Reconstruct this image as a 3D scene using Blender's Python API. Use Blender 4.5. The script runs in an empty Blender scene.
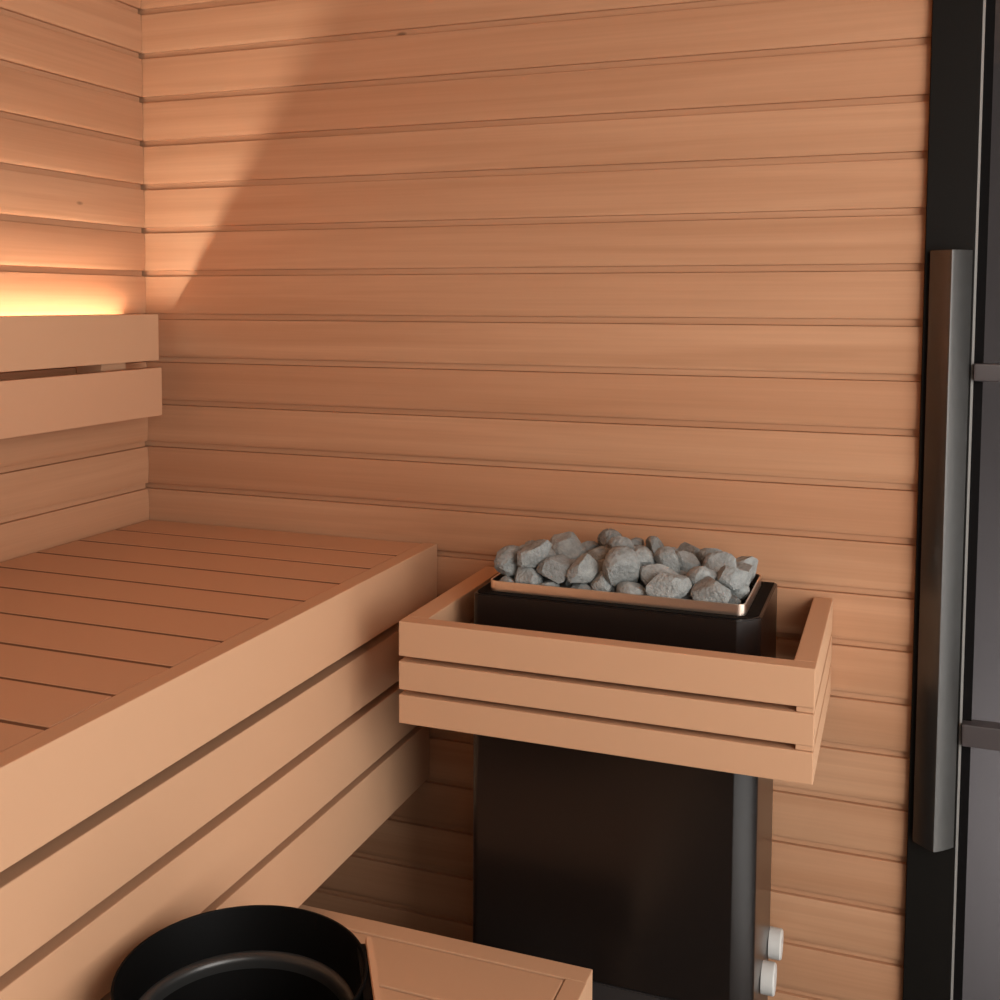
import bpy, bmesh, math, random
from mathutils import Vector, Matrix, Quaternion

C = bpy.context.scene.collection
RND = random.Random(5)
P = 0.08            # pitch of the wall cladding
SEAM0 = 1.6844      # height of one seam

# ------------------------------------------------------------------ materials
def new_mat(name):
    m = bpy.data.materials.new(name)
    m.use_nodes = True
    nt = m.node_tree
    b = nt.nodes['Principled BSDF']
    return m, nt, b

def wood_mat(name, light, dark, red, rough=0.6):
    m, nt, b = new_mat(name)
    N, Lk = nt.nodes, nt.links
    g = N.new('ShaderNodeAttribute'); g.attribute_name = 'grain'
    t = N.new('ShaderNodeAttribute'); t.attribute_name = 'tone'
    mp = N.new('ShaderNodeMapping'); mp.inputs['Scale'].default_value = (1.1, 30, 30)
    Lk.new(g.outputs['Vector'], mp.inputs['Vector'])
    n1 = N.new('ShaderNodeTexNoise'); n1.inputs['Scale'].default_value = 1.0
    n1.inputs['Detail'].default_value = 3; n1.inputs['Distortion'].default_value = .9
    Lk.new(mp.outputs['Vector'], n1.inputs['Vector'])
    mp2 = N.new('ShaderNodeMapping'); mp2.inputs['Scale'].default_value = (4.0, 260, 260)
    Lk.new(g.outputs['Vector'], mp2.inputs['Vector'])
    n2 = N.new('ShaderNodeTexNoise'); n2.inputs['Scale'].default_value = 1.0
    n2.inputs['Detail'].default_value = 2
    Lk.new(mp2.outputs['Vector'], n2.inputs['Vector'])
    r1 = N.new('ShaderNodeMapRange'); r1.inputs['From Min'].default_value = .32; r1.inputs['From Max'].default_value = .70
    Lk.new(n1.outputs['Fac'], r1.inputs['Value'])
    mix = N.new('ShaderNodeMix'); mix.data_type = 'RGBA'
    mix.inputs['A'].default_value = (*light, 1); mix.inputs['B'].default_value = (*dark, 1)
    Lk.new(r1.outputs['Result'], mix.inputs['Factor'])
    # reddish boards by tone
    mix2 = N.new('ShaderNodeMix'); mix2.data_type = 'RGBA'
    mix2.inputs['B'].default_value = (*red, 1)
    Lk.new(t.outputs['Fac'], mix2.inputs['Factor']); Lk.new(mix.outputs['Result'], mix2.inputs['A'])
    # fine pores
    r2 = N.new('ShaderNodeMapRange'); r2.inputs['From Min'].default_value = .3; r2.inputs['From Max'].default_value = .7
    r2.inputs['To Min'].default_value = .965; r2.inputs['To Max'].default_value = 1.03
    Lk.new(n2.outputs['Fac'], r2.inputs['Value'])
    mul = N.new('ShaderNodeVectorMath'); mul.operation = 'SCALE'
    Lk.new(mix2.outputs['Result'], mul.inputs[0]); Lk.new(r2.outputs['Result'], mul.inputs['Scale'])
    # rare small knots
    mp3 = N.new('ShaderNodeMapping'); mp3.inputs['Scale'].default_value = (2.0, 5, 5)
    Lk.new(g.outputs['Vector'], mp3.inputs['Vector'])
    v = N.new('ShaderNodeTexVoronoi'); v.inputs['Scale'].default_value = 1.0
    Lk.new(mp3.outputs['Vector'], v.inputs['Vector'])
    rk = N.new('ShaderNodeMapRange'); rk.inputs['From Min'].default_value = .012; rk.inputs['From Max'].default_value = .024
    rk.inputs['To Min'].default_value = .45; rk.inputs['To Max'].default_value = 1.0
    Lk.new(v.outputs['Distance'], rk.inputs['Value'])
    mul2 = N.new('ShaderNodeVectorMath'); mul2.operation = 'SCALE'
    Lk.new(mul.outputs['Vector'], mul2.inputs[0]); Lk.new(rk.outputs['Result'], mul2.inputs['Scale'])
    Lk.new(mul2.outputs['Vector'], b.inputs['Base Color'])
    b.inputs['Roughness'].default_value = rough
    b.inputs['Specular IOR Level'].default_value = .25
    bp = N.new('ShaderNodeBump'); bp.inputs['Strength'].default_value = .12; bp.inputs['Distance'].default_value = .0006
    Lk.new(n2.outputs['Fac'], bp.inputs['Height']); Lk.new(bp.outputs['Normal'], b.inputs['Normal'])
    return m

def plain_mat(name, col, rough=.5, metal=0., spec=.5, noise=0., nscale=30., emit=None):
    m, nt, b = new_mat(name)
    N, Lk = nt.nodes, nt.links
    b.inputs['Base Color'].default_value = (*col, 1)
    b.inputs['Roughness'].default_value = rough
    b.inputs['Metallic'].default_value = metal
    b.inputs['Specular IOR Level'].default_value = spec
    tc = N.new('ShaderNodeTexCoord')
    n = N.new('ShaderNodeTexNoise'); n.inputs['Scale'].default_value = nscale; n.inputs['Detail'].default_value = 4
    Lk.new(tc.outputs['Object'], n.inputs['Vector'])
    r = N.new('ShaderNodeMapRange'); r.inputs['To Min'].default_value = 1 - noise; r.inputs['To Max'].default_value = 1 + noise
    Lk.new(n.outputs['Fac'], r.inputs['Value'])
    s = N.new('ShaderNodeVectorMath'); s.operation = 'SCALE'; s.inputs[0].default_value = col
    Lk.new(r.outputs['Result'], s.inputs['Scale']); Lk.new(s.outputs['Vector'], b.inputs['Base Color'])
    if emit:
        b.inputs['Emission Color'].default_value = (*emit[0], 1); b.inputs['Emission Strength'].default_value = emit[1]
    return m

M_WALL = wood_mat('wall_wood', (.556, .310, .178), (.462, .242, .131), (.440, .212, .110))
M_BENCH = wood_mat('bench_wood', (.606, .362, .218), (.522, .292, .167), (.505, .262, .145))
M_SEAT = wood_mat('seat_wood', (.605, .349, .209), (.515, .276, .157), (.460, .226, .124))
M_BLACK = plain_mat('black_enamel', (.009, .006, .005), .28, 0, .5, .08, 40)
M_TOPBLACK = plain_mat('black_ledge', (.003, .0025, .0025), .8, 0, .1, .08, 40)
M_PANEL = plain_mat('dark_panel', (.030, .027, .027), .35, 0, .5, .3, 25)
M_STEEL = plain_mat('warm_tinted_steel', (.95, .78, .65), .28, 1.0, .5, .03, 60)  # warm tint puts the reflected wood into the metal colour
M_KNOB = plain_mat('knob_plastic', (.62, .62, .60), .45, 0, .4, .02, 30)
M_FRAME = plain_mat('black_frame', (.006, .005, .004), .6, 0, .12, .05, 20)
M_HANDLE = plain_mat('dark_metal_handle', (.095, .092, .088), .34, .9, .5, .05, 60)
M_GASKET = plain_mat('grey_gasket', (.24, .235, .225), .5, 0, .4, .05, 60)
M_MUNTIN = plain_mat('brown_black_bar', (.055, .045, .045), .4, 0, .5, .05, 60)
M_BUCKET = plain_mat('black_plastic', (.0025, .0025, .0025), .6, 0, .1, .05, 40)
M_BEAD = plain_mat('glossy_black_plastic', (.03, .031, .031), .3, 0, .6, .05, 40)
M_CAVITY = plain_mat('dark_cavity', (.004, .004, .004), .6, 0, .2, .02, 40)
M_LED = plain_mat('led_channel', (.8, .8, .78), .4, .0, .5, .02, 50, ((1.0, .85, .62), 1.2))
M_FLOOR = plain_mat('dark_floor_tile', (.10, .095, .09), .5, 0, .4, .2, 6)
M_RIGHT = plain_mat('pale_grey_reflector', (.6, .6, .6), .7, 0, .3, .02, 3)
M_PALEFLOOR = plain_mat('pale_reflector_floor', (.5, .5, .49), .6, 0, .3, .05, 6)
M_GAP_SHADE = plain_mat('dark_brown_gap_shade', (.17, .078, .040), .7, 0, .2, .2, 40)
M_OUT = plain_mat('grey_outside_wall', (.125, .122, .124), .6, 0, .3, .06, 3)
M_OUTDARK = plain_mat('dark_outside_panel', (.02, .018, .018), .5, 0, .3, .06, 3)

def stone_mat():
    m, nt, b = new_mat('grey_olivine_stone')
    N, Lk = nt.nodes, nt.links
    tc = N.new('ShaderNodeTexCoord'); oi = N.new('ShaderNodeObjectInfo')
    n = N.new('ShaderNodeTexNoise'); n.inputs['Scale'].default_value = 2.2; n.inputs['Detail'].default_value = 8; n.inputs['Roughness'].default_value = .65
    Lk.new(tc.outputs['Object'], n.inputs['Vector'])
    cr = N.new('ShaderNodeValToRGB')
    cr.color_ramp.elements[0].position = .30; cr.color_ramp.elements[0].color = (.222, .238, .234, 1)
    cr.color_ramp.elements[1].position = .72; cr.color_ramp.elements[1].color = (.375, .397, .392, 1)
    Lk.new(n.outputs['Fac'], cr.inputs['Fac'])
    mr = N.new('ShaderNodeMapRange'); mr.inputs['To Min'].default_value = .82; mr.inputs['To Max'].default_value = 1.12
    Lk.new(oi.outputs['Random'], mr.inputs['Value'])
    s = N.new('ShaderNodeVectorMath'); s.operation = 'SCALE'
    Lk.new(cr.outputs['Color'], s.inputs[0]); Lk.new(mr.outputs['Result'], s.inputs['Scale'])
    Lk.new(s.outputs['Vector'], b.inputs['Base Color'])
    b.inputs['Roughness'].default_value = .85; b.inputs['Specular IOR Level'].default_value = .2
    n2 = N.new('ShaderNodeTexNoise'); n2.inputs['Scale'].default_value = 7; n2.inputs['Detail'].default_value = 8
    Lk.new(tc.outputs['Object'], n2.inputs['Vector'])
    bp = N.new('ShaderNodeBump'); bp.inputs['Strength'].default_value = .32; bp.inputs['Distance'].default_value = .15
    Lk.new(n2.outputs['Fac'], bp.inputs['Height']); Lk.new(bp.outputs['Normal'], b.inputs['Normal'])
    return m
M_STONE = stone_mat()

def glass_mat():
    m = bpy.data.materials.new('grey_door_glass'); m.use_nodes = True
    nt = m.node_tree; N, Lk = nt.nodes, nt.links
    N.remove(N['Principled BSDF'])
    tr = N.new('ShaderNodeBsdfTransparent'); tr.inputs['Color'].default_value = (.78, .76, .76, 1)
    gl = N.new('ShaderNodeBsdfGlossy'); gl.inputs['Roughness'].default_value = .03
    fr = N.new('ShaderNodeFresnel'); fr.inputs['IOR'].default_value = 1.45
    mx = N.new('ShaderNodeMixShader')
    Lk.new(fr.outputs['Fac'], mx.inputs['Fac']); Lk.new(tr.outputs['BSDF'], mx.inputs[1]); Lk.new(gl.outputs['BSDF'], mx.inputs[2])
    Lk.new(mx.outputs['Shader'], N['Material Output'].inputs['Surface'])
    return m
M_GLASS = glass_mat()

# ------------------------------------------------------------------ helpers
def base_of(o):
    v = Vector((0, 0, 0))
    while o is not None:
        v += o.location; o = o.parent
    return v

def obj(name, bm, mat, parent=None, label=None, smooth=None):
    me = bpy.data.meshes.new(name)
    off = base_of(parent)
    for v in bm.verts: v.co -= off
    bm.normal_update()
    bm.to_mesh(me); bm.free()
    me.materials.append(mat)
    if smooth is not None:
        for p in me.polygons: p.use_smooth = True
        me.set_sharp_from_angle(angle=math.radians(smooth))
    o = bpy.data.objects.new(name, me); C.objects.link(o)
    if smooth is not None and not name.startswith('wall'):
        w = o.modifiers.new('weighted', 'WEIGHTED_NORMAL'); w.keep_sharp = True
    if parent: o.parent = parent
    if label: o['label'] = label
    return o

def tag(o, label, cat, group=None):
    o['label'] = label; o['category'] = cat
    if group: o['group'] = group
    return o

def thing(name, label, cat, loc, group=None):
    o = bpy.data.objects.new(name, None); C.objects.link(o)
    o.location = loc; o.empty_display_size = .05
    return tag(o, label, cat, group)

def struct(o):
    o['kind'] = 'structure'; return o

def set_grain(bm, axis, tone):
    """store the grain direction coordinates and the tone of one board"""
    gl = bm.verts.layers.float_vector.get('grain') or bm.verts.layers.float_vector.new('grain')
    tl = bm.verts.layers.float.get('tone') or bm.verts.layers.float.new('tone')
    r = [RND.uniform(-20, 20) for _ in range(3)]
    order = {'x': (0, 1, 2), 'y': (1, 0, 2), 'z': (2, 0, 1)}[axis]
    for v in bm.verts:
        if v.tag: continue
        c = v.co
        v[gl] = Vector((c[order[0]] + r[0], c[order[1]] + r[1], c[order[2]] + r[2]))
        v[tl] = tone; v.tag = True

def box_bm(a, b, bevel=.0, seg=2):
    bm = bmesh.new()
    bmesh.ops.create_cube(bm, size=1)
    for v in bm.verts:
        v.co = Vector([(a[i] + b[i]) / 2 + v.co[i] * (b[i] - a[i]) for i in range(3)])
    if bevel > 0:
        bmesh.ops.bevel(bm, geom=list(bm.edges), offset=bevel, segments=seg, affect='EDGES', profile=.6)
    return bm

def board(name, a, b, axis, mat, parent=None, tone=None, bevel=.0015, label=None):
    bm = box_bm(a, b, bevel)
    set_grain(bm, axis, RND.uniform(0, .6) if tone is None else tone)
    return obj(name, bm, mat, parent, label)

def prism_bm(pts, z0, z1, bevel=0):
    """extrude an outline in x, y between two heights"""
    bm = bmesh.new()
    lo = [bm.verts.new((x, y, z0)) for x, y in pts]; hi = [bm.verts.new((x, y, z1)) for x, y in pts]
    n = len(pts)
    bm.faces.new(lo[::-1]); bm.faces.new(hi)
    for i in range(n): bm.faces.new((lo[i], lo[(i + 1) % n], hi[(i + 1) % n], hi[i]))
    bmesh.ops.recalc_face_normals(bm, faces=bm.faces)
    if bevel: bmesh.ops.bevel(bm, geom=[e for e in bm.edges if abs(e.verts[0].co.z - e.verts[1].co.z) < 1e-6], offset=bevel, segments=2, affect='EDGES')
    return bm

def rounded_rect(x0, x1, y0, y1, r, n=8, back=None):
    rb = r if back is None else back
    pts = []
    for (cx, cy, a0, rr) in ((x1, y1, 0, rb), (x0, y1, 90, rb), (x0, y0, 180, r), (x1, y0, 270, r)):
        sx = -1 if cx == x1 else 1; sy = -1 if cy == y1 else 1
        for k in range(n + 1):
            t = math.radians(a0 + 90 * k / n)
            pts.append((cx + sx * rr + rr * math.cos(t), cy + sy * rr + rr * math.sin(t)))
    return pts

def lathe_bm(profile, cx, cy, n=72, close=False):
    bm = bmesh.new(); rings = []
    for (r, z) in profile:
        rings.append([bm.verts.new((cx + r * math.cos(2 * math.pi * k / n), cy + r * math.sin(2 * math.pi * k / n), z)) for k in range(n)])
    for a, b in zip(rings, rings[1:]):
        for k in range(n): bm.faces.new((a[k], a[(k + 1) % n], b[(k + 1) % n], b[k]))
    if close:
        bm.faces.new(rings[0][::-1]); bm.faces.new(rings[-1])
    bmesh.ops.recalc_face_normals(bm, faces=bm.faces)
    return bm

def cyl_x_bm(x0, x1, cy, cz, r, bev=.002, n=40):
    prof = [(0.0005, x0), (r, x0), (r, x1 - bev), (r - bev, x1), (.0005, x1)]
    bm = lathe_bm(prof, 0, 0, n)
    for v in bm.verts: v.co = Vector((v.co.z, cy + v.co.x, cz + v.co.y))
    bmesh.ops.recalc_face_normals(bm, faces=bm.faces)
    return bm

# ------------------------------------------------------------------ the setting
def cladding(name, plane, lo, hi, zlo, zhi, mat, tones):
    """horizontal boards with a slightly rounded face, a stepped flange and a fine joint; plane 'y' faces -y, plane 'x' faces +x"""
    bm = bmesh.new()
    gl = bm.verts.layers.float_vector.new('grain'); tl = bm.verts.layers.float.new('tone')
    bulge = .0020
    prof = [(-.0066, -.014), (-.0066, -.0080), (.0032, -.0080), (.0038, -bulge - .0004)]
    nf = 10
    for i in range(nf + 1):
        t = i / nf
        prof.append((.0045 + t * (.0721 - .0045), -bulge + bulge * (1 - (2 * t - 1) ** 2)))
    prof += [(.0727, -bulge - .0006), (.0727, -.014)]
    k = int(math.floor((zlo - SEAM0) / P))
    def P3(u, d, z): return (u, -d, z) if plane == 'y' else (d, u, z)
    while SEAM0 + k * P < zhi:
        z0 = SEAM0 + k * P
        r = (RND.uniform(-20, 20), RND.uniform(-20, 20))
        tone = tones.get(k, RND.uniform(0, .55))
        cols = []
        nu = 12
        for j in range(nu + 1):
            u = lo + (hi - lo) * j / nu
            c = []
            for (dz, d) in prof:
                z = min(max(z0 + dz, zlo), zhi)
                v = bm.verts.new(P3(u, d, z)); v[gl] = (u + r[0], d, dz + r[1]); v[tl] = tone
                c.append(v)
            cols.append(c)
        for a, b in zip(cols, cols[1:]):
            for q in range(len(prof) - 1):
                f = (a[q], b[q], b[q + 1], a[q + 1])
                bm.faces.new(f if plane == 'y' else f)
        k += 1
    # solid backing
    n0 = len(bm.verts)
    A, B = (P3(lo, -.0145, zlo), P3(hi, -.05, zhi))
    a = [min(A[i], B[i]) for i in range(3)]; b = [max(A[i], B[i]) for i in range(3)]
    co = [(x, y, z) for x in (a[0], b[0]) for y in (a[1], b[1]) for z in (a[2], b[2])]
    vs = [bm.verts.new(c) for c in co]
    for f in ((0, 1, 3, 2), (4, 6, 7, 5), (0, 4, 5, 1), (2, 3, 7, 6), (0, 2, 6, 4), (1, 5, 7, 3)): bm.faces.new([vs[i] for i in f])
    for v in vs: v[gl] = v.co; v[tl] = .5
    bmesh.ops.recalc_face_normals(bm, faces=[f for f in bm.faces if f.verts[0] in vs])
    for f in bm.faces:
        pass
    o = obj(name, bm, mat, None, None, 28)
    return struct(o)
TOPZ = .932
STONES = [
(0, 0.0163, 0.7953, -0.2215, 0.9009, 0.028, -0.469, -0.882, -0.037),
(1, 0.0165, 0.8552, -0.2221, 0.9014, 0.92, -0.098, 0.148, 0.348),
(2, 0.0171, 0.9026, -0.2179, 0.9026, 0.524, -0.001, -0.108, 0.845),
(3, 0.0145, 0.9495, -0.2012, 0.9005, 0.286, 0.145, -0.891, -0.321),
(4, 0.0189, 1.0037, -0.2008, 0.9013, 0.209, 0.615, 0.586, 0.485),
(5, 0.0148, 1.0513, -0.2019, 0.9024, 0.163, 0.027, 0.985, 0.057),
(6, 0.015, 1.1094, -0.1934, 0.9004, 0.008, -0.445, -0.878, -0.177),
(7, 0.0162, 0.7876, -0.1476, 0.9042, 0.674, 0.737, -0.037, -0.028),
(0, 0.0165, 0.8567, -0.1416, 0.9048, 0.421, 0.048, -0.155, -0.893),
(1, 0.019, 0.8885, -0.145, 0.9028, 0.468, 0.161, 0.144, -0.857),
(2, 0.0156, 0.9578, -0.1396, 0.9031, 0.574, -0.038, 0.627, -0.526),
(3, 0.0178, 0.978, -0.1457, 0.9025, 0.088, 0.34, 0.88, 0.321),
(4, 0.0188, 1.0427, -0.1359, 0.9059, 0.666, -0.707, 0.057, 0.231),
(5, 0.0186, 1.1113, -0.1592, 0.9038, 0.373, 0.276, 0.873, 0.152),
(6, 0.0144, 0.8059, -0.0747, 0.9003, 0.045, 0.765, 0.609, 0.203),
(7, 0.0214, 0.855, -0.097, 0.9064, 0.264, 0.596, -0.551, -0.521),
(0, 0.0217, 0.8872, -0.0987, 0.9104, 0.601, 0.67, 0.424, 0.099),
(1, 0.0285, 0.9447, -0.1118, 0.9082, 0.671, -0.26, 0.337, -0.607),
(2, 0.0224, 1.0024, -0.0768, 0.9075, 0.495, -0.027, 0.56, -0.664),
(3, 0.0217, 1.0566, -0.1072, 0.9075, 0.265, 0.685, 0.677, -0.049),
(4, 0.0302, 1.1071, -0.0811, 0.9193, 0.37, -0.269, 0.871, 0.178),
(5, 0.0226, 0.8214, -0.2218, 0.9102, 0.165, 0.475, -0.863, 0.039),
(6, 0.0215, 0.8419, -0.1871, 0.9089, 0.543, -0.727, 0.055, 0.415),
(7, 0.0282, 0.8874, -0.186, 0.9092, 0.313, 0.29, 0.712, -0.557),
(0, 0.0214, 0.9295, -0.2115, 0.9116, 0.37, -0.025, 0.816, 0.444),
(1, 0.0242, 0.9768, -0.2143, 0.9039, 0.244, -0.192, -0.95, 0.038),
(2, 0.0262, 1.0293, -0.2237, 0.9177, 0.686, -0.687, -0.116, 0.212),
(3, 0.0296, 1.0859, -0.2183, 0.915, 0.147, -0.968, 0.094, 0.183),
(4, 0.0279, 0.8223, -0.1091, 0.9081, 0.907, -0.128, 0.076, -0.395),
(5, 0.0293, 0.8223, -0.1638, 0.9181, 0.143, -0.422, -0.226, 0.866),
(6, 0.0209, 0.8714, -0.1608, 0.9184, 0.189, 0.137, 0.174, -0.957),
(7, 0.0231, 0.9347, -0.1779, 0.9086, 0.654, 0.454, -0.603, -0.045),
(0, 0.0223, 0.9646, -0.1761, 0.9063, 0.312, -0.59, -0.647, 0.368),
(1, 0.0261, 0.9942, -0.161, 0.9142, 0.07, 0.458, -0.846, -0.264),
(2, 0.0297, 1.0801, -0.1423, 0.9222, 0.272, -0.246, 0.736, 0.57),
(3, 0.025, 0.7906, -0.0767, 0.9174, 0.614, 0.019, 0.162, 0.773),
(4, 0.0262, 0.8317, -0.0756, 0.9152, 0.469, 0.664, 0.579, -0.061),
(5, 0.0303, 0.8545, -0.1174, 0.9388, 0.731, 0.329, -0.108, 0.588),
(6, 0.0219, 0.9993, -0.1178, 0.903, 0.996, 0.015, 0.085, 0.001),
(7, 0.0275, 1.0103, -0.0982, 0.9252, 0.546, -0.094, -0.255, -0.793),
(0, 0.0253, 1.065, -0.0727, 0.9173, 0.282, -0.365, 0.598, 0.656),
(2, 0.0279, 0.9687, -0.1216, 0.9283, 0.168, -0.645, -0.741, 0.087),
(3, 0.0295, 1.039, -0.1684, 0.908, 0.531, 0.264, -0.277, 0.756),
(4, 0.0267, 0.9153, -0.1492, 0.9114, 0.165, -0.428, 0.859, -0.227),
(5, 0.0304, 0.958, -0.2052, 0.9367, 0.458, -0.611, -0.391, 0.514),
(6, 0.0249, 1.0111, -0.1973, 0.9264, 0.236, 0.012, -0.941, -0.242),
(7, 0.0253, 0.9606, -0.0802, 0.9096, 0.336, 0.166, 0.743, 0.555),
(0, 0.0231, 0.905, -0.2173, 0.9311, 0.194, 0.478, -0.372, -0.772),
(1, 0.0296, 0.7932, -0.2054, 0.9247, 0.641, -0.65, -0.162, 0.375),
(2, 0.0225, 0.9419, -0.1542, 0.9298, 0.534, -0.282, 0.486, 0.632),
(4, 0.0276, 1.1125, -0.1236, 0.9177, 0.332, -0.355, 0.797, 0.359),
(7, 0.0276, 1.1029, -0.1803, 0.9279, 0.898, 0.287, -0.145, 0.3),
(0, 0.025, 0.797, -0.124, 0.9224, 0.587, 0.039, 0.116, -0.801),
(3, 0.0276, 0.9074, -0.1237, 0.9268, 0.702, -0.15, -0.172, 0.675),
(0, 0.0226, 1.0172, -0.168, 0.9445, 0.222, -0.539, -0.791, 0.185),
(1, 0.0237, 1.069, -0.1897, 0.9247, 0.815, -0.205, -0.261, -0.475),
(3, 0.0285, 0.8637, -0.2145, 0.928, 0.176, -0.289, 0.877, 0.342),
(7, 0.029, 0.831, -0.2157, 0.9447, 0.328, -0.914, -0.141, -0.193),
(0, 0.0262, 1.0752, -0.1111, 0.9284, 0.06, 0.29, -0.242, 0.924),
(7, 0.023, 0.9471, -0.0714, 0.933, 0.448, -0.207, 0.222, -0.841),
(4, 0.0288, 1.0353, -0.1292, 0.9291, 0.583, 0.393, -0.707, -0.072),
(5, 0.0207, 0.942, -0.1312, 0.9466, 0.853, -0.384, 0.102, 0.339),
(7, 0.0216, 0.7894, -0.1726, 0.9098, 0.472, -0.321, 0.233, -0.787),
(0, 0.0223, 0.9212, -0.0767, 0.9095, 0.108, 0.923, 0.287, 0.233),
(4, 0.0256, 0.872, -0.0774, 0.9232, 0.712, -0.701, 0.001, -0.033),
(1, 0.0242, 0.9753, -0.1699, 0.9368, 0.671, -0.468, 0.107, 0.566),
(3, 0.0244, 1.0306, -0.0735, 0.9302, 0.592, -0.73, -0.235, -0.249),
(0, 0.0263, 0.9144, -0.086, 0.9414, 0.21, -0.531, -0.686, 0.451),
(2, 0.0241, 0.9817, -0.0814, 0.9361, 0.606, 0.341, 0.472, 0.542)]
WB = cladding('wall_back', 'y', -.05, 1.3455, 0.0, 2.08, M_WALL,
              {0: .35, 1: .1, -1: .45, -2: .15, -3: .2, -4: .1, -5: .12, -6: .05, -7: .5, -8: .12, -9: .65, -10: .1, -11: .15})
WL = cladding('wall_left', 'x', -2.3, -.0005, 0.0, 2.08, M_WALL, {})
bm = box_bm((-.05, -3.0, -.05), (1.75, .055, 0.0)); struct(obj('floor', bm, M_FLOOR))
bm = box_bm((1.751, -3.0, -.05), (3.1, .055, 0.0)); struct(obj('reflector_floor', bm, M_PALEFLOOR))  # unseen floor, made pale to show bright in the heater's reflections
bm = box_bm((-.05, -2.3, 2.08), (2.3, .0, 2.12)); set_grain(bm, 'x', .3); struct(obj('ceiling', bm, M_WALL))
bm = box_bm((1.0, .60, -1.0), (3.09, .66, 2.4)); struct(obj('wall_outside', bm, M_OUT))

bm = box_bm((3.1, -3.0, 0.0), (3.15, .38, 2.6)); struct(obj('wall_right', bm, M_RIGHT))  # unseen pale plane, added to reflect in heater corner and door handle

# ---- black framed glass door in the line of the back wall
door = struct(bpy.data.objects.new('door_1', None)); C.objects.link(door)
door.location = (1.345, 0, 0)
bm = box_bm((1.3460, -.012, 0.0), (1.4100, .045, 2.08), .001); obj('frame', bm, M_FRAME, door, None, 35)
bm = box_bm((1.4104, -.0125, 0.0), (1.4137, .030, 2.08)); obj('gasket', bm, M_GASKET, door)
bm = box_bm((1.4139, -.004, 0.0), (1.4265, .030, 2.08)); obj('inner_border', bm, M_TOPBLACK, door)
bm = box_bm((1.4267, .010, 0.0), (2.05, .016, 2.08)); obj('pane', bm, M_GLASS, door)
for (z0, z1) in ((1.2015, 1.2265), (.676, .709)):
    bm = box_bm((1.4128, -.022, z0), (2.05, .008, z1), .0035, 2); obj('muntin', bm, M_MUNTIN, door, None, 35)
bm = box_bm((2.0505, -.012, 0.0), (2.11, .045, 2.08), .001); obj('frame', bm, M_FRAME, door, None, 35)
# half-round pull bar
hx0, hx1 = 1.3525, 1.4072
pts = [(hx0, -.0128), (hx1, -.0128)]
cx = (hx0 + hx1) / 2; hr = (hx1 - hx0) / 2
arc = [(cx + hr * (1 - t), -.0128 - .008 - .026 * (1 - abs(1 - t) ** 1.3)) for t in [k / 12 for k in range(25)]]
pts = [(hx1, -.0128)] + arc + [(hx0, -.0128)]
bm = prism_bm(pts, .525, 1.385, .0006)
obj('handle', bm, M_HANDLE, door, 'dark metal half-round pull bar', 30)

# ---- upper bench along the left wall
bench = thing('upper_bench', 'tall slatted wooden sauna bench along the left wall with boarded front', 'bench', (.30, -1.0, 0))
FX = .5916
T = .90
tones = [.35, .15, .6, .2, .1, .75, .3, .1, .5, .2, .6, .1, .3, .5, .2, .4, .3, .2, .4, .3]
y = -.0035
edges = [-.0035, -.107, -.205, -.307, -.411, -.508, -.614, -.718, -.818, -.918]
while edges[-1] > -1.9: edges.append(edges[-1] - .102)
for i, (a, b) in enumerate(zip(edges, edges[1:])):
    board('seat_slat', (.004, b + .0036, T - .028), (FX - .0290, a - .0036, T - RND.uniform(.0, .0008)), 'x', M_SEAT, bench, tones[i % 20], .0012)
    if i: obj('gap_shade_strip', box_bm((.006, a - .0034, T - .026), (FX - .0292, a + .0034, T - .0012)), M_GAP_SHADE, bench)  # dark strip added in place of shade between the slats
yend = edges[-1]
board('front_rail', (FX - .0265, yend, .8065), (FX, -.0035, T + .0005), 'y', M_BENCH, bench, .02)
board('end_rail', (.004, yend - .028, .804), (FX, yend - .0005, T), 'x', M_BENCH, bench, .3)
for (z0, z1, t) in ((.7010, .7825, .45), (.6000, .6875, .15), (.4900, .5885, .25)):
    board('skirt_board', (.549, yend, z0), (.5775, -.0035, z1), 'y', M_BENCH, bench, t)
for yy in (-.98, -1.86):
    board('leg', (.27, yy - .022, 0.0), (.316, yy + .022, .7995), 'z', M_BENCH, bench, .3)
    board('cross_bearer', (.004, yy - .02, .80), (.545, yy + .02, .8715), 'x', M_BENCH, bench, .3)

# ---- backrest on the left wall
back = thing('bench_backrest', 'two-board wooden backrest fixed to the left wall above the tall bench', 'backrest', (.03, -1.0, 1.10))
board('backrest_board', (.0545, yend, 1.2055), (.0790, -.071, 1.288), 'y', M_BENCH, back, .30)
board('backrest_board', (.0560, yend, 1.1062), (.0815, -.067, 1.1925), 'y', M_SEAT, back, .30)
for yy in (-.165, -.95, -1.8):
    board('cleat', (.0005, yy - .0325, 1.118), (.0540, yy + .0325, 1.205), 'z', M_BENCH, back, .1)

board('end_cap', (.0005, -.0705, 1.2055), (.0540, -.058, 1.284), 'z', M_BENCH, back, .1)

# ---- warm light strip tucked behind the top board
led = thing('light_strip', 'glowing warm light strip hidden behind the top backrest board', 'light', (.02, -1.0, 1.2055))
bm = box_bm((.0045, yend + .01, 1.2055), (.0542, -.0715, 1.2240), .001); obj('channel', bm, M_STEEL, led, None, 35)
bm = box_bm((.0135, yend + .012, 1.2242), (.0305, -.073, 1.2280), .0006); obj('diffuser', bm, M_LED, led, None, 35)

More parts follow.
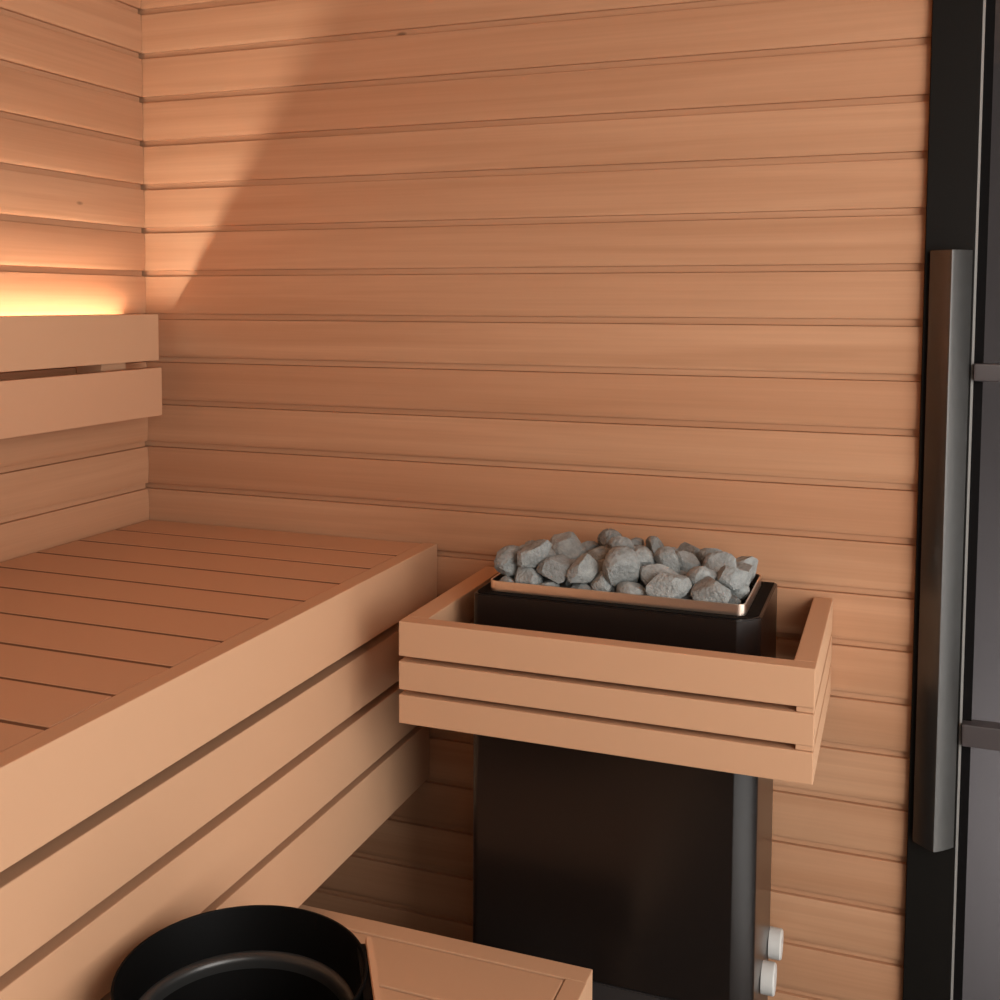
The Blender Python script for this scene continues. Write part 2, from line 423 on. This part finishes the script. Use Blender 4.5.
# ---- lower bench
low = thing('lower_bench', 'low slatted wooden step bench in front of the tall bench', 'bench', (.65, -.85, 0))
LX0, LX1, LY0, LY1, LT = .335, .969, -1.36, -.3865, .45
board('end_rail', (LX0, LY1 - .032, .355), (LX1 - .0005, LY1, LT), 'x', M_BENCH, low, .25)
board('end_rail', (LX0, LY0, .355), (LX1 - .0005, LY0 + .032, LT), 'x', M_BENCH, low, .25)
board('front_rail', (LX1 - .028, LY0 + .0325, .355), (LX1, LY1 - .0325, LT), 'y', M_BENCH, low, .05)
board('back_rail', (LX0, LY0 + .0325, .355), (LX0 + .028, LY1 - .0325, LT), 'y', M_BENCH, low, .2)
n = 9; ys = LY1 - .0335; w = (ys - (LY0 + .0335)) / n
for i in range(n):
    a = ys - i * w
    board('seat_slat', (LX0 + .0295, a - w + .0022, LT - .028), (LX1 - .0295, a - .0018, LT - .0005), 'x', M_BENCH, low, [.3, .5, .1, .4][i % 4], .0018)
for (xx, yy) in ((LX0 + .03, LY1 - .075), (LX0 + .03, LY0 + .034), (LX1 - .073, LY1 - .075), (LX1 - .073, LY0 + .034)):
    board('leg', (xx, yy, 0.0), (xx + .043, yy + .043, .4205), 'z', M_BENCH, low, .3)

# ---- heater
heater = thing('sauna_heater', 'black electric sauna heater with rounded corners standing inside the wooden guard', 'heater', (.955, -.145, 0))
HX0, HX1, HY0, HY1, HT = .7520, 1.1545, -.262, -.032, .8925
def heater_outline(i):
    x0, x1, y0, y1 = HX0 + i, HX1 - i, HY0 + i, HY1 - i
    pts = [(x1, y1), (x0, y1)]
    for k in range(7):
        a = math.radians(180 + 15 * k); pts.append((x0 + .012 + .012 * math.cos(a), y0 + .012 + .012 * math.sin(a)))
    # right front corner: broad, nearly flat bend with soft ends
    r = .030
    for k in range(17):
        t = k / 16; a = 90 * (.5 + .5 * (2 * t - 1) * abs(2 * t - 1) ** 1.2)
        w = t * t * (3 - 2 * t)
        cxx, cyy = x1 - r, y0 + r
        ar = math.radians(270 + 90 * t)
        rx, ry = cxx + r * math.cos(ar), cyy + r * math.sin(ar)
        lx, ly = cxx + r * t, y0 + r * t
        pts.append((rx * .45 + lx * .55, ry * .45 + ly * .55))
    return pts
pts = heater_outline(0)
bm = prism_bm(pts, .355, HT, .0015)
obj('body', bm, M_BLACK, heater, None, 30)
pts = heater_outline(.001)
bm = prism_bm(pts, .105, .3525, .0015)
obj('lower_panel', bm, M_PANEL, heater, None, 30)
pts = rounded_rect(HX0 + .03, HX1 - .03, HY0 + .03, HY1 - .01, .02, 6, .004)
obj('base', prism_bm(pts, 0.0, .1045), M_FRAME, heater, None, 30)
pts = heater_outline(.004)
obj('top_plate', prism_bm(pts, HT + .0001, HT + .0012), M_TOPBLACK, heater, None, 30)
# stone tray rim: a hollow rounded frame
TX0, TX1, TY0, TY1 = .771, 1.1345, -.243, -.0525
def ring_bm(o, i, z0, z1):
    bm = bmesh.new(); n = len(o)
    V = lambda pts, z: [bm.verts.new((x, y, z)) for x, y in pts]
    ol, oh, il, ih = V(o, z0), V(o, z1), V(i, z0), V(i, z1)
    for k in range(n):
        j = (k + 1) % n
        bm.faces.new((ol[k], ol[j], oh[j], oh[k])); bm.faces.new((il[j], il[k], ih[k], ih[j]))
        bm.faces.new((oh[k], oh[j], ih[j], ih[k])); bm.faces.new((ol[j], ol[k], il[k], il[j]))
    bmesh.ops.recalc_face_normals(bm, faces=bm.faces)
    return bm
bm = ring_bm(rounded_rect(TX0, TX1, TY0, TY1, .012, 6), rounded_rect(TX0 + .0022, TX1 - .0022, TY0 + .0022, TY1 - .0022, .0098, 6), HT + .0015, HT + .0165)
obj('tray_rim', bm, M_STEEL, heater, 'polished metal rim', 30)
for yy in (-.038, -.134):
    kb = obj('knob', cyl_x_bm(HX1 + .0005, HX1 + .019, yy, .338, .0225), M_KNOB, heater, 'pale grey control knob', 40)

# ---- wooden guard round the heater
guard = thing('heater_guard', 'three-tier wooden guard rail boxed around the black heater', 'guard rail', (.96, -.18, .725))
GX0, GX1, GY = .6800, 1.2325, -.3575
tiers = ((.8205, .8695, .15), (.7730, .8130, .25), (.7250, .7655, .2))
th = .0275
for (z0, z1, t) in tiers:
    board('front_board', (GX0, GY, z0), (GX1, GY + th, z1), 'x', M_BENCH, guard, t)
    board('side_board', (GX0, GY + th + .0004, z0), (GX0 + th + .006, -.0035, z1), 'y', M_BENCH, guard, t)
    board('side_board', (GX1 - th, GY + th + .0004, z0), (GX1, -.0035, z1), 'y', M_BENCH, guard, t * .3)  # paler tone puts the light from the right into the wood
for (za, zb) in ((.7660, .7725), (.8135, .8200)):
    board('spacer', (GX1 - .0215, GY + .0025, za), (GX1 - .0008, GY + th + .0, zb), 'z', M_BENCH, guard, .2, .0005)
    board('spacer', (GX0 + .012, GY + .0205, za), (GX0 + .027, GY + th + .0, zb), 'z', M_BENCH, guard, .2, .0005)
    for xx in (GX0, GX1 - th):
        board('spacer', (xx + .003, -.035, za), (xx + th - .003, -.004, zb), 'z', M_BENCH, guard, .2, .0005)

# ---- bucket on the low bench
BX, BY, RZ = .729, -.8402, .650
bucket = thing('water_bucket', 'round black water bucket with a wooden side grip on the low bench', 'bucket', (BX, BY, LT))
R_ = .1250
prof = [(.0005, LT + .0002), (.095, LT + .0002), (.0985, LT + .004), (R_ - .0005, RZ - .0015), (R_ - .0012, RZ), (R_ - .0032, RZ), (R_ - .0042, RZ - .0015), (.1120, .6045)]
obj('shell', lathe_bm(prof, BX, BY, 96), M_BUCKET, bucket, None, 40)
prof = [(.1124, .6050), (.1112, .6052), (.1080, .6042), (.1050, .6015), (.1035, .5975), (.1030, .590)]
obj('inner_rim', lathe_bm(prof, BX, BY, 96), M_BEAD, bucket, None, 60)
prof = [(.1029, .5905), (.092, .462), (.0005, .460)]
obj('liner', lathe_bm(prof, BX, BY, 96), M_CAVITY, bucket, None, 60)
d = Vector((.508, -.861, 0)); nrm = Vector((.861, .508, 0))
def grip_bm():
    bm = bmesh.new()
    q = Vector((BX, BY, 0)) + nrm * .1253
    out = []
    for s in (0, 1):
        off = nrm * (.0068 * s)
        for (t, z) in ((-.0436, .634), (.110, .634), (.110, .6495), (-.0436, .6495)):
            out.append(bm.verts.new(q + off + d * t + Vector((0, 0, z))))
    for f in ((0, 1, 2, 3), (7, 6, 5, 4), (0, 4, 5, 1), (1, 5, 6, 2), (2, 6, 7, 3), (3, 7, 4, 0)): bm.faces.new([out[i] for i in f])
    bmesh.ops.recalc_face_normals(bm, faces=bm.faces)
    bmesh.ops.bevel(bm, geom=list(bm.edges), offset=.001, segments=2, affect='EDGES')
    set_grain(bm, 'y', .1)
    return bm
bm = bmesh.new()
q = Vector((BX, BY, 0)) + nrm * .1160
shade_block = [bm.verts.new(q + nrm * (.0091 * s_) + d * t + Vector((0, 0, z))) for s_ in (0, 1) for (t, z) in ((-.036, .600), (.060, .600), (.060, .6465), (-.036, .6465))]
for f in ((0, 1, 2, 3), (7, 6, 5, 4), (0, 4, 5, 1), (1, 5, 6, 2), (2, 6, 7, 3), (3, 7, 4, 0)): bm.faces.new([shade_block[k] for k in f])
bmesh.ops.recalc_face_normals(bm, faces=bm.faces)
obj('shade_block', bm, M_BUCKET, bucket)  # added black block, stands in for the shade between rim and grip
obj('grip', grip_bm(), M_BENCH, bucket, 'pale wooden side grip', 35)

# ---- stones in the tray
def stone_mesh(seed):
    r = random.Random(seed); bm = bmesh.new()
    bmesh.ops.create_icosphere(bm, subdivisions=3, radius=1.0)
    sc = (r.uniform(.95, 1.25), r.uniform(.8, 1.0), r.uniform(.68, .88))
    planes = []
    for i in range(11):
        v = Vector((r.gauss(0, 1), r.gauss(0, 1), r.gauss(0, 1))).normalized(); planes.append((v, r.uniform(.55, .82)))
    for v in bm.verts:
        for n, dd in planes:
            k = v.co.dot(n) - dd
            if k > 0: v.co -= n * k * .97
        v.co = Vector((v.co.x * sc[0], v.co.y * sc[1], v.co.z * sc[2]))
    me = bpy.data.meshes.new('sauna_stone'); bm.to_mesh(me); bm.free()
    for p in me.polygons: p.use_smooth = True
    me.set_sharp_from_angle(angle=math.radians(14))
    me.materials.append(M_STONE)
    return me
SM = [stone_mesh(s) for s in range(8)]
ORD = ['first', 'second', 'third', 'fourth', 'fifth', 'sixth', 'seventh', 'eighth', 'ninth', 'tenth', 'eleventh', 'twelfth', 'thirteenth', 'fourteenth', 'fifteenth', 'sixteenth', 'seventeenth', 'eighteenth', 'nineteenth', 'twentieth', 'twenty-first', 'twenty-second', 'twenty-third', 'twenty-fourth']
rows = {}
for s in STONES:
    yy, zz = s[3], s[4]
    key = 'top' if zz > TOPZ else ('front' if yy < -.20 else 'second' if yy < -.165 else 'middle' if yy < -.13 else 'fourth' if yy < -.095 else 'back')
    rows.setdefault(key, []).append(s)
WHERE = {'front': 'in the front row along the polished rim', 'middle': 'in the middle row of the tray', 'second': 'in the second row behind the front rim', 'fourth': 'in the second row from the wall',
         'back': 'in the back row by the wall', 'top': 'lying on top of the heap'}
for key, lst in rows.items():
    lst.sort(key=lambda s: s[2])
    for i, (k, rad, x, yv, z, qw, qx, qy, qz) in enumerate(lst):
        o = bpy.data.objects.new('sauna_stone', SM[k]); C.objects.link(o)
        o.location = (x, yv, z); o.scale = (rad * 1.05,) * 3
        o.rotation_mode = 'QUATERNION'; o.rotation_quaternion = (qw, qx, qy, qz)
        tag(o, 'grey sauna stone %s, %s from left' % (WHERE[key], ORD[i]), 'stone', 'sauna stones in the heater tray')

# ------------------------------------------------------------------ light
def area(name, loc, target, sx, sy, power, col):
    l = bpy.data.lights.new(name, 'AREA'); l.shape = 'RECTANGLE'; l.size = sx; l.size_y = sy
    l.energy = power; l.color = col
    o = bpy.data.objects.new(name, l); C.objects.link(o); o.location = loc
    dd = Vector(target) - Vector(loc)
    o.rotation_euler = dd.to_track_quat('-Z', 'Y').to_euler()
    return o
area('key_light', (2.4, -1.55, 1.35), (.8, -.2, .8), 1.0, 1.4, 30, (1.0, .96, .91))
area('reflector_fill', (2.1, -.75, .75), (3.1, -.75, .25), 1.3, .5, 43, (1.0, .99, .98))  # unseen light added to brighten the reflector on the right
area('soft_fill', (2.2, -2.6, 1.9), (.7, 0, .8), 1.2, .8, 8, (1.0, .94, .87))
o = area('led_glow', (.022, -.965, 1.2305), (.022, -.965, 2.0), .014, 1.79, 13.0, (1.0, .95, .84))
o.rotation_euler = (0, math.radians(235), 0)
area('outside_lamp', (2.0, .16, .30), (1.5, .6, .35), .3, .3, 9.5, (1, .97, .97))

w = bpy.data.worlds.new('World'); bpy.context.scene.world = w; w.use_nodes = True
bg = w.node_tree.nodes['Background']; bg.inputs['Color'].default_value = (.62, .50, .42, 1); bg.inputs['Strength'].default_value = .13

# ------------------------------------------------------------------ camera
cam = bpy.data.cameras.new('camera'); co = bpy.data.objects.new('camera', cam); C.objects.link(co)
cam.sensor_width = 36; cam.sensor_fit = 'HORIZONTAL'
cam.lens = 1136.24 * 36 / 1000
cam.shift_x = (500 - 455.06) / 1000; cam.shift_y = (378.27 - 500) / 1000
cam.clip_start = .02
right = Vector((0.9298955, 0.36781602, 0.00239463)); down = Vector((0.02681046, -0.06128516, -0.99776016)); fwd = Vector((-0.36684542, 0.92787688, -0.06685011))
m = Matrix.Identity(4)
for i in range(3):
    m[i][0] = right[i]; m[i][1] = -down[i]; m[i][2] = -fwd[i]
m.translation = (1.321608, -1.769488, 1.31072)
co.matrix_world = m
bpy.context.scene.camera = co
bpy.context.scene.view_settings.view_transform = 'Standard'
bpy.context.scene.view_settings.look = 'None'
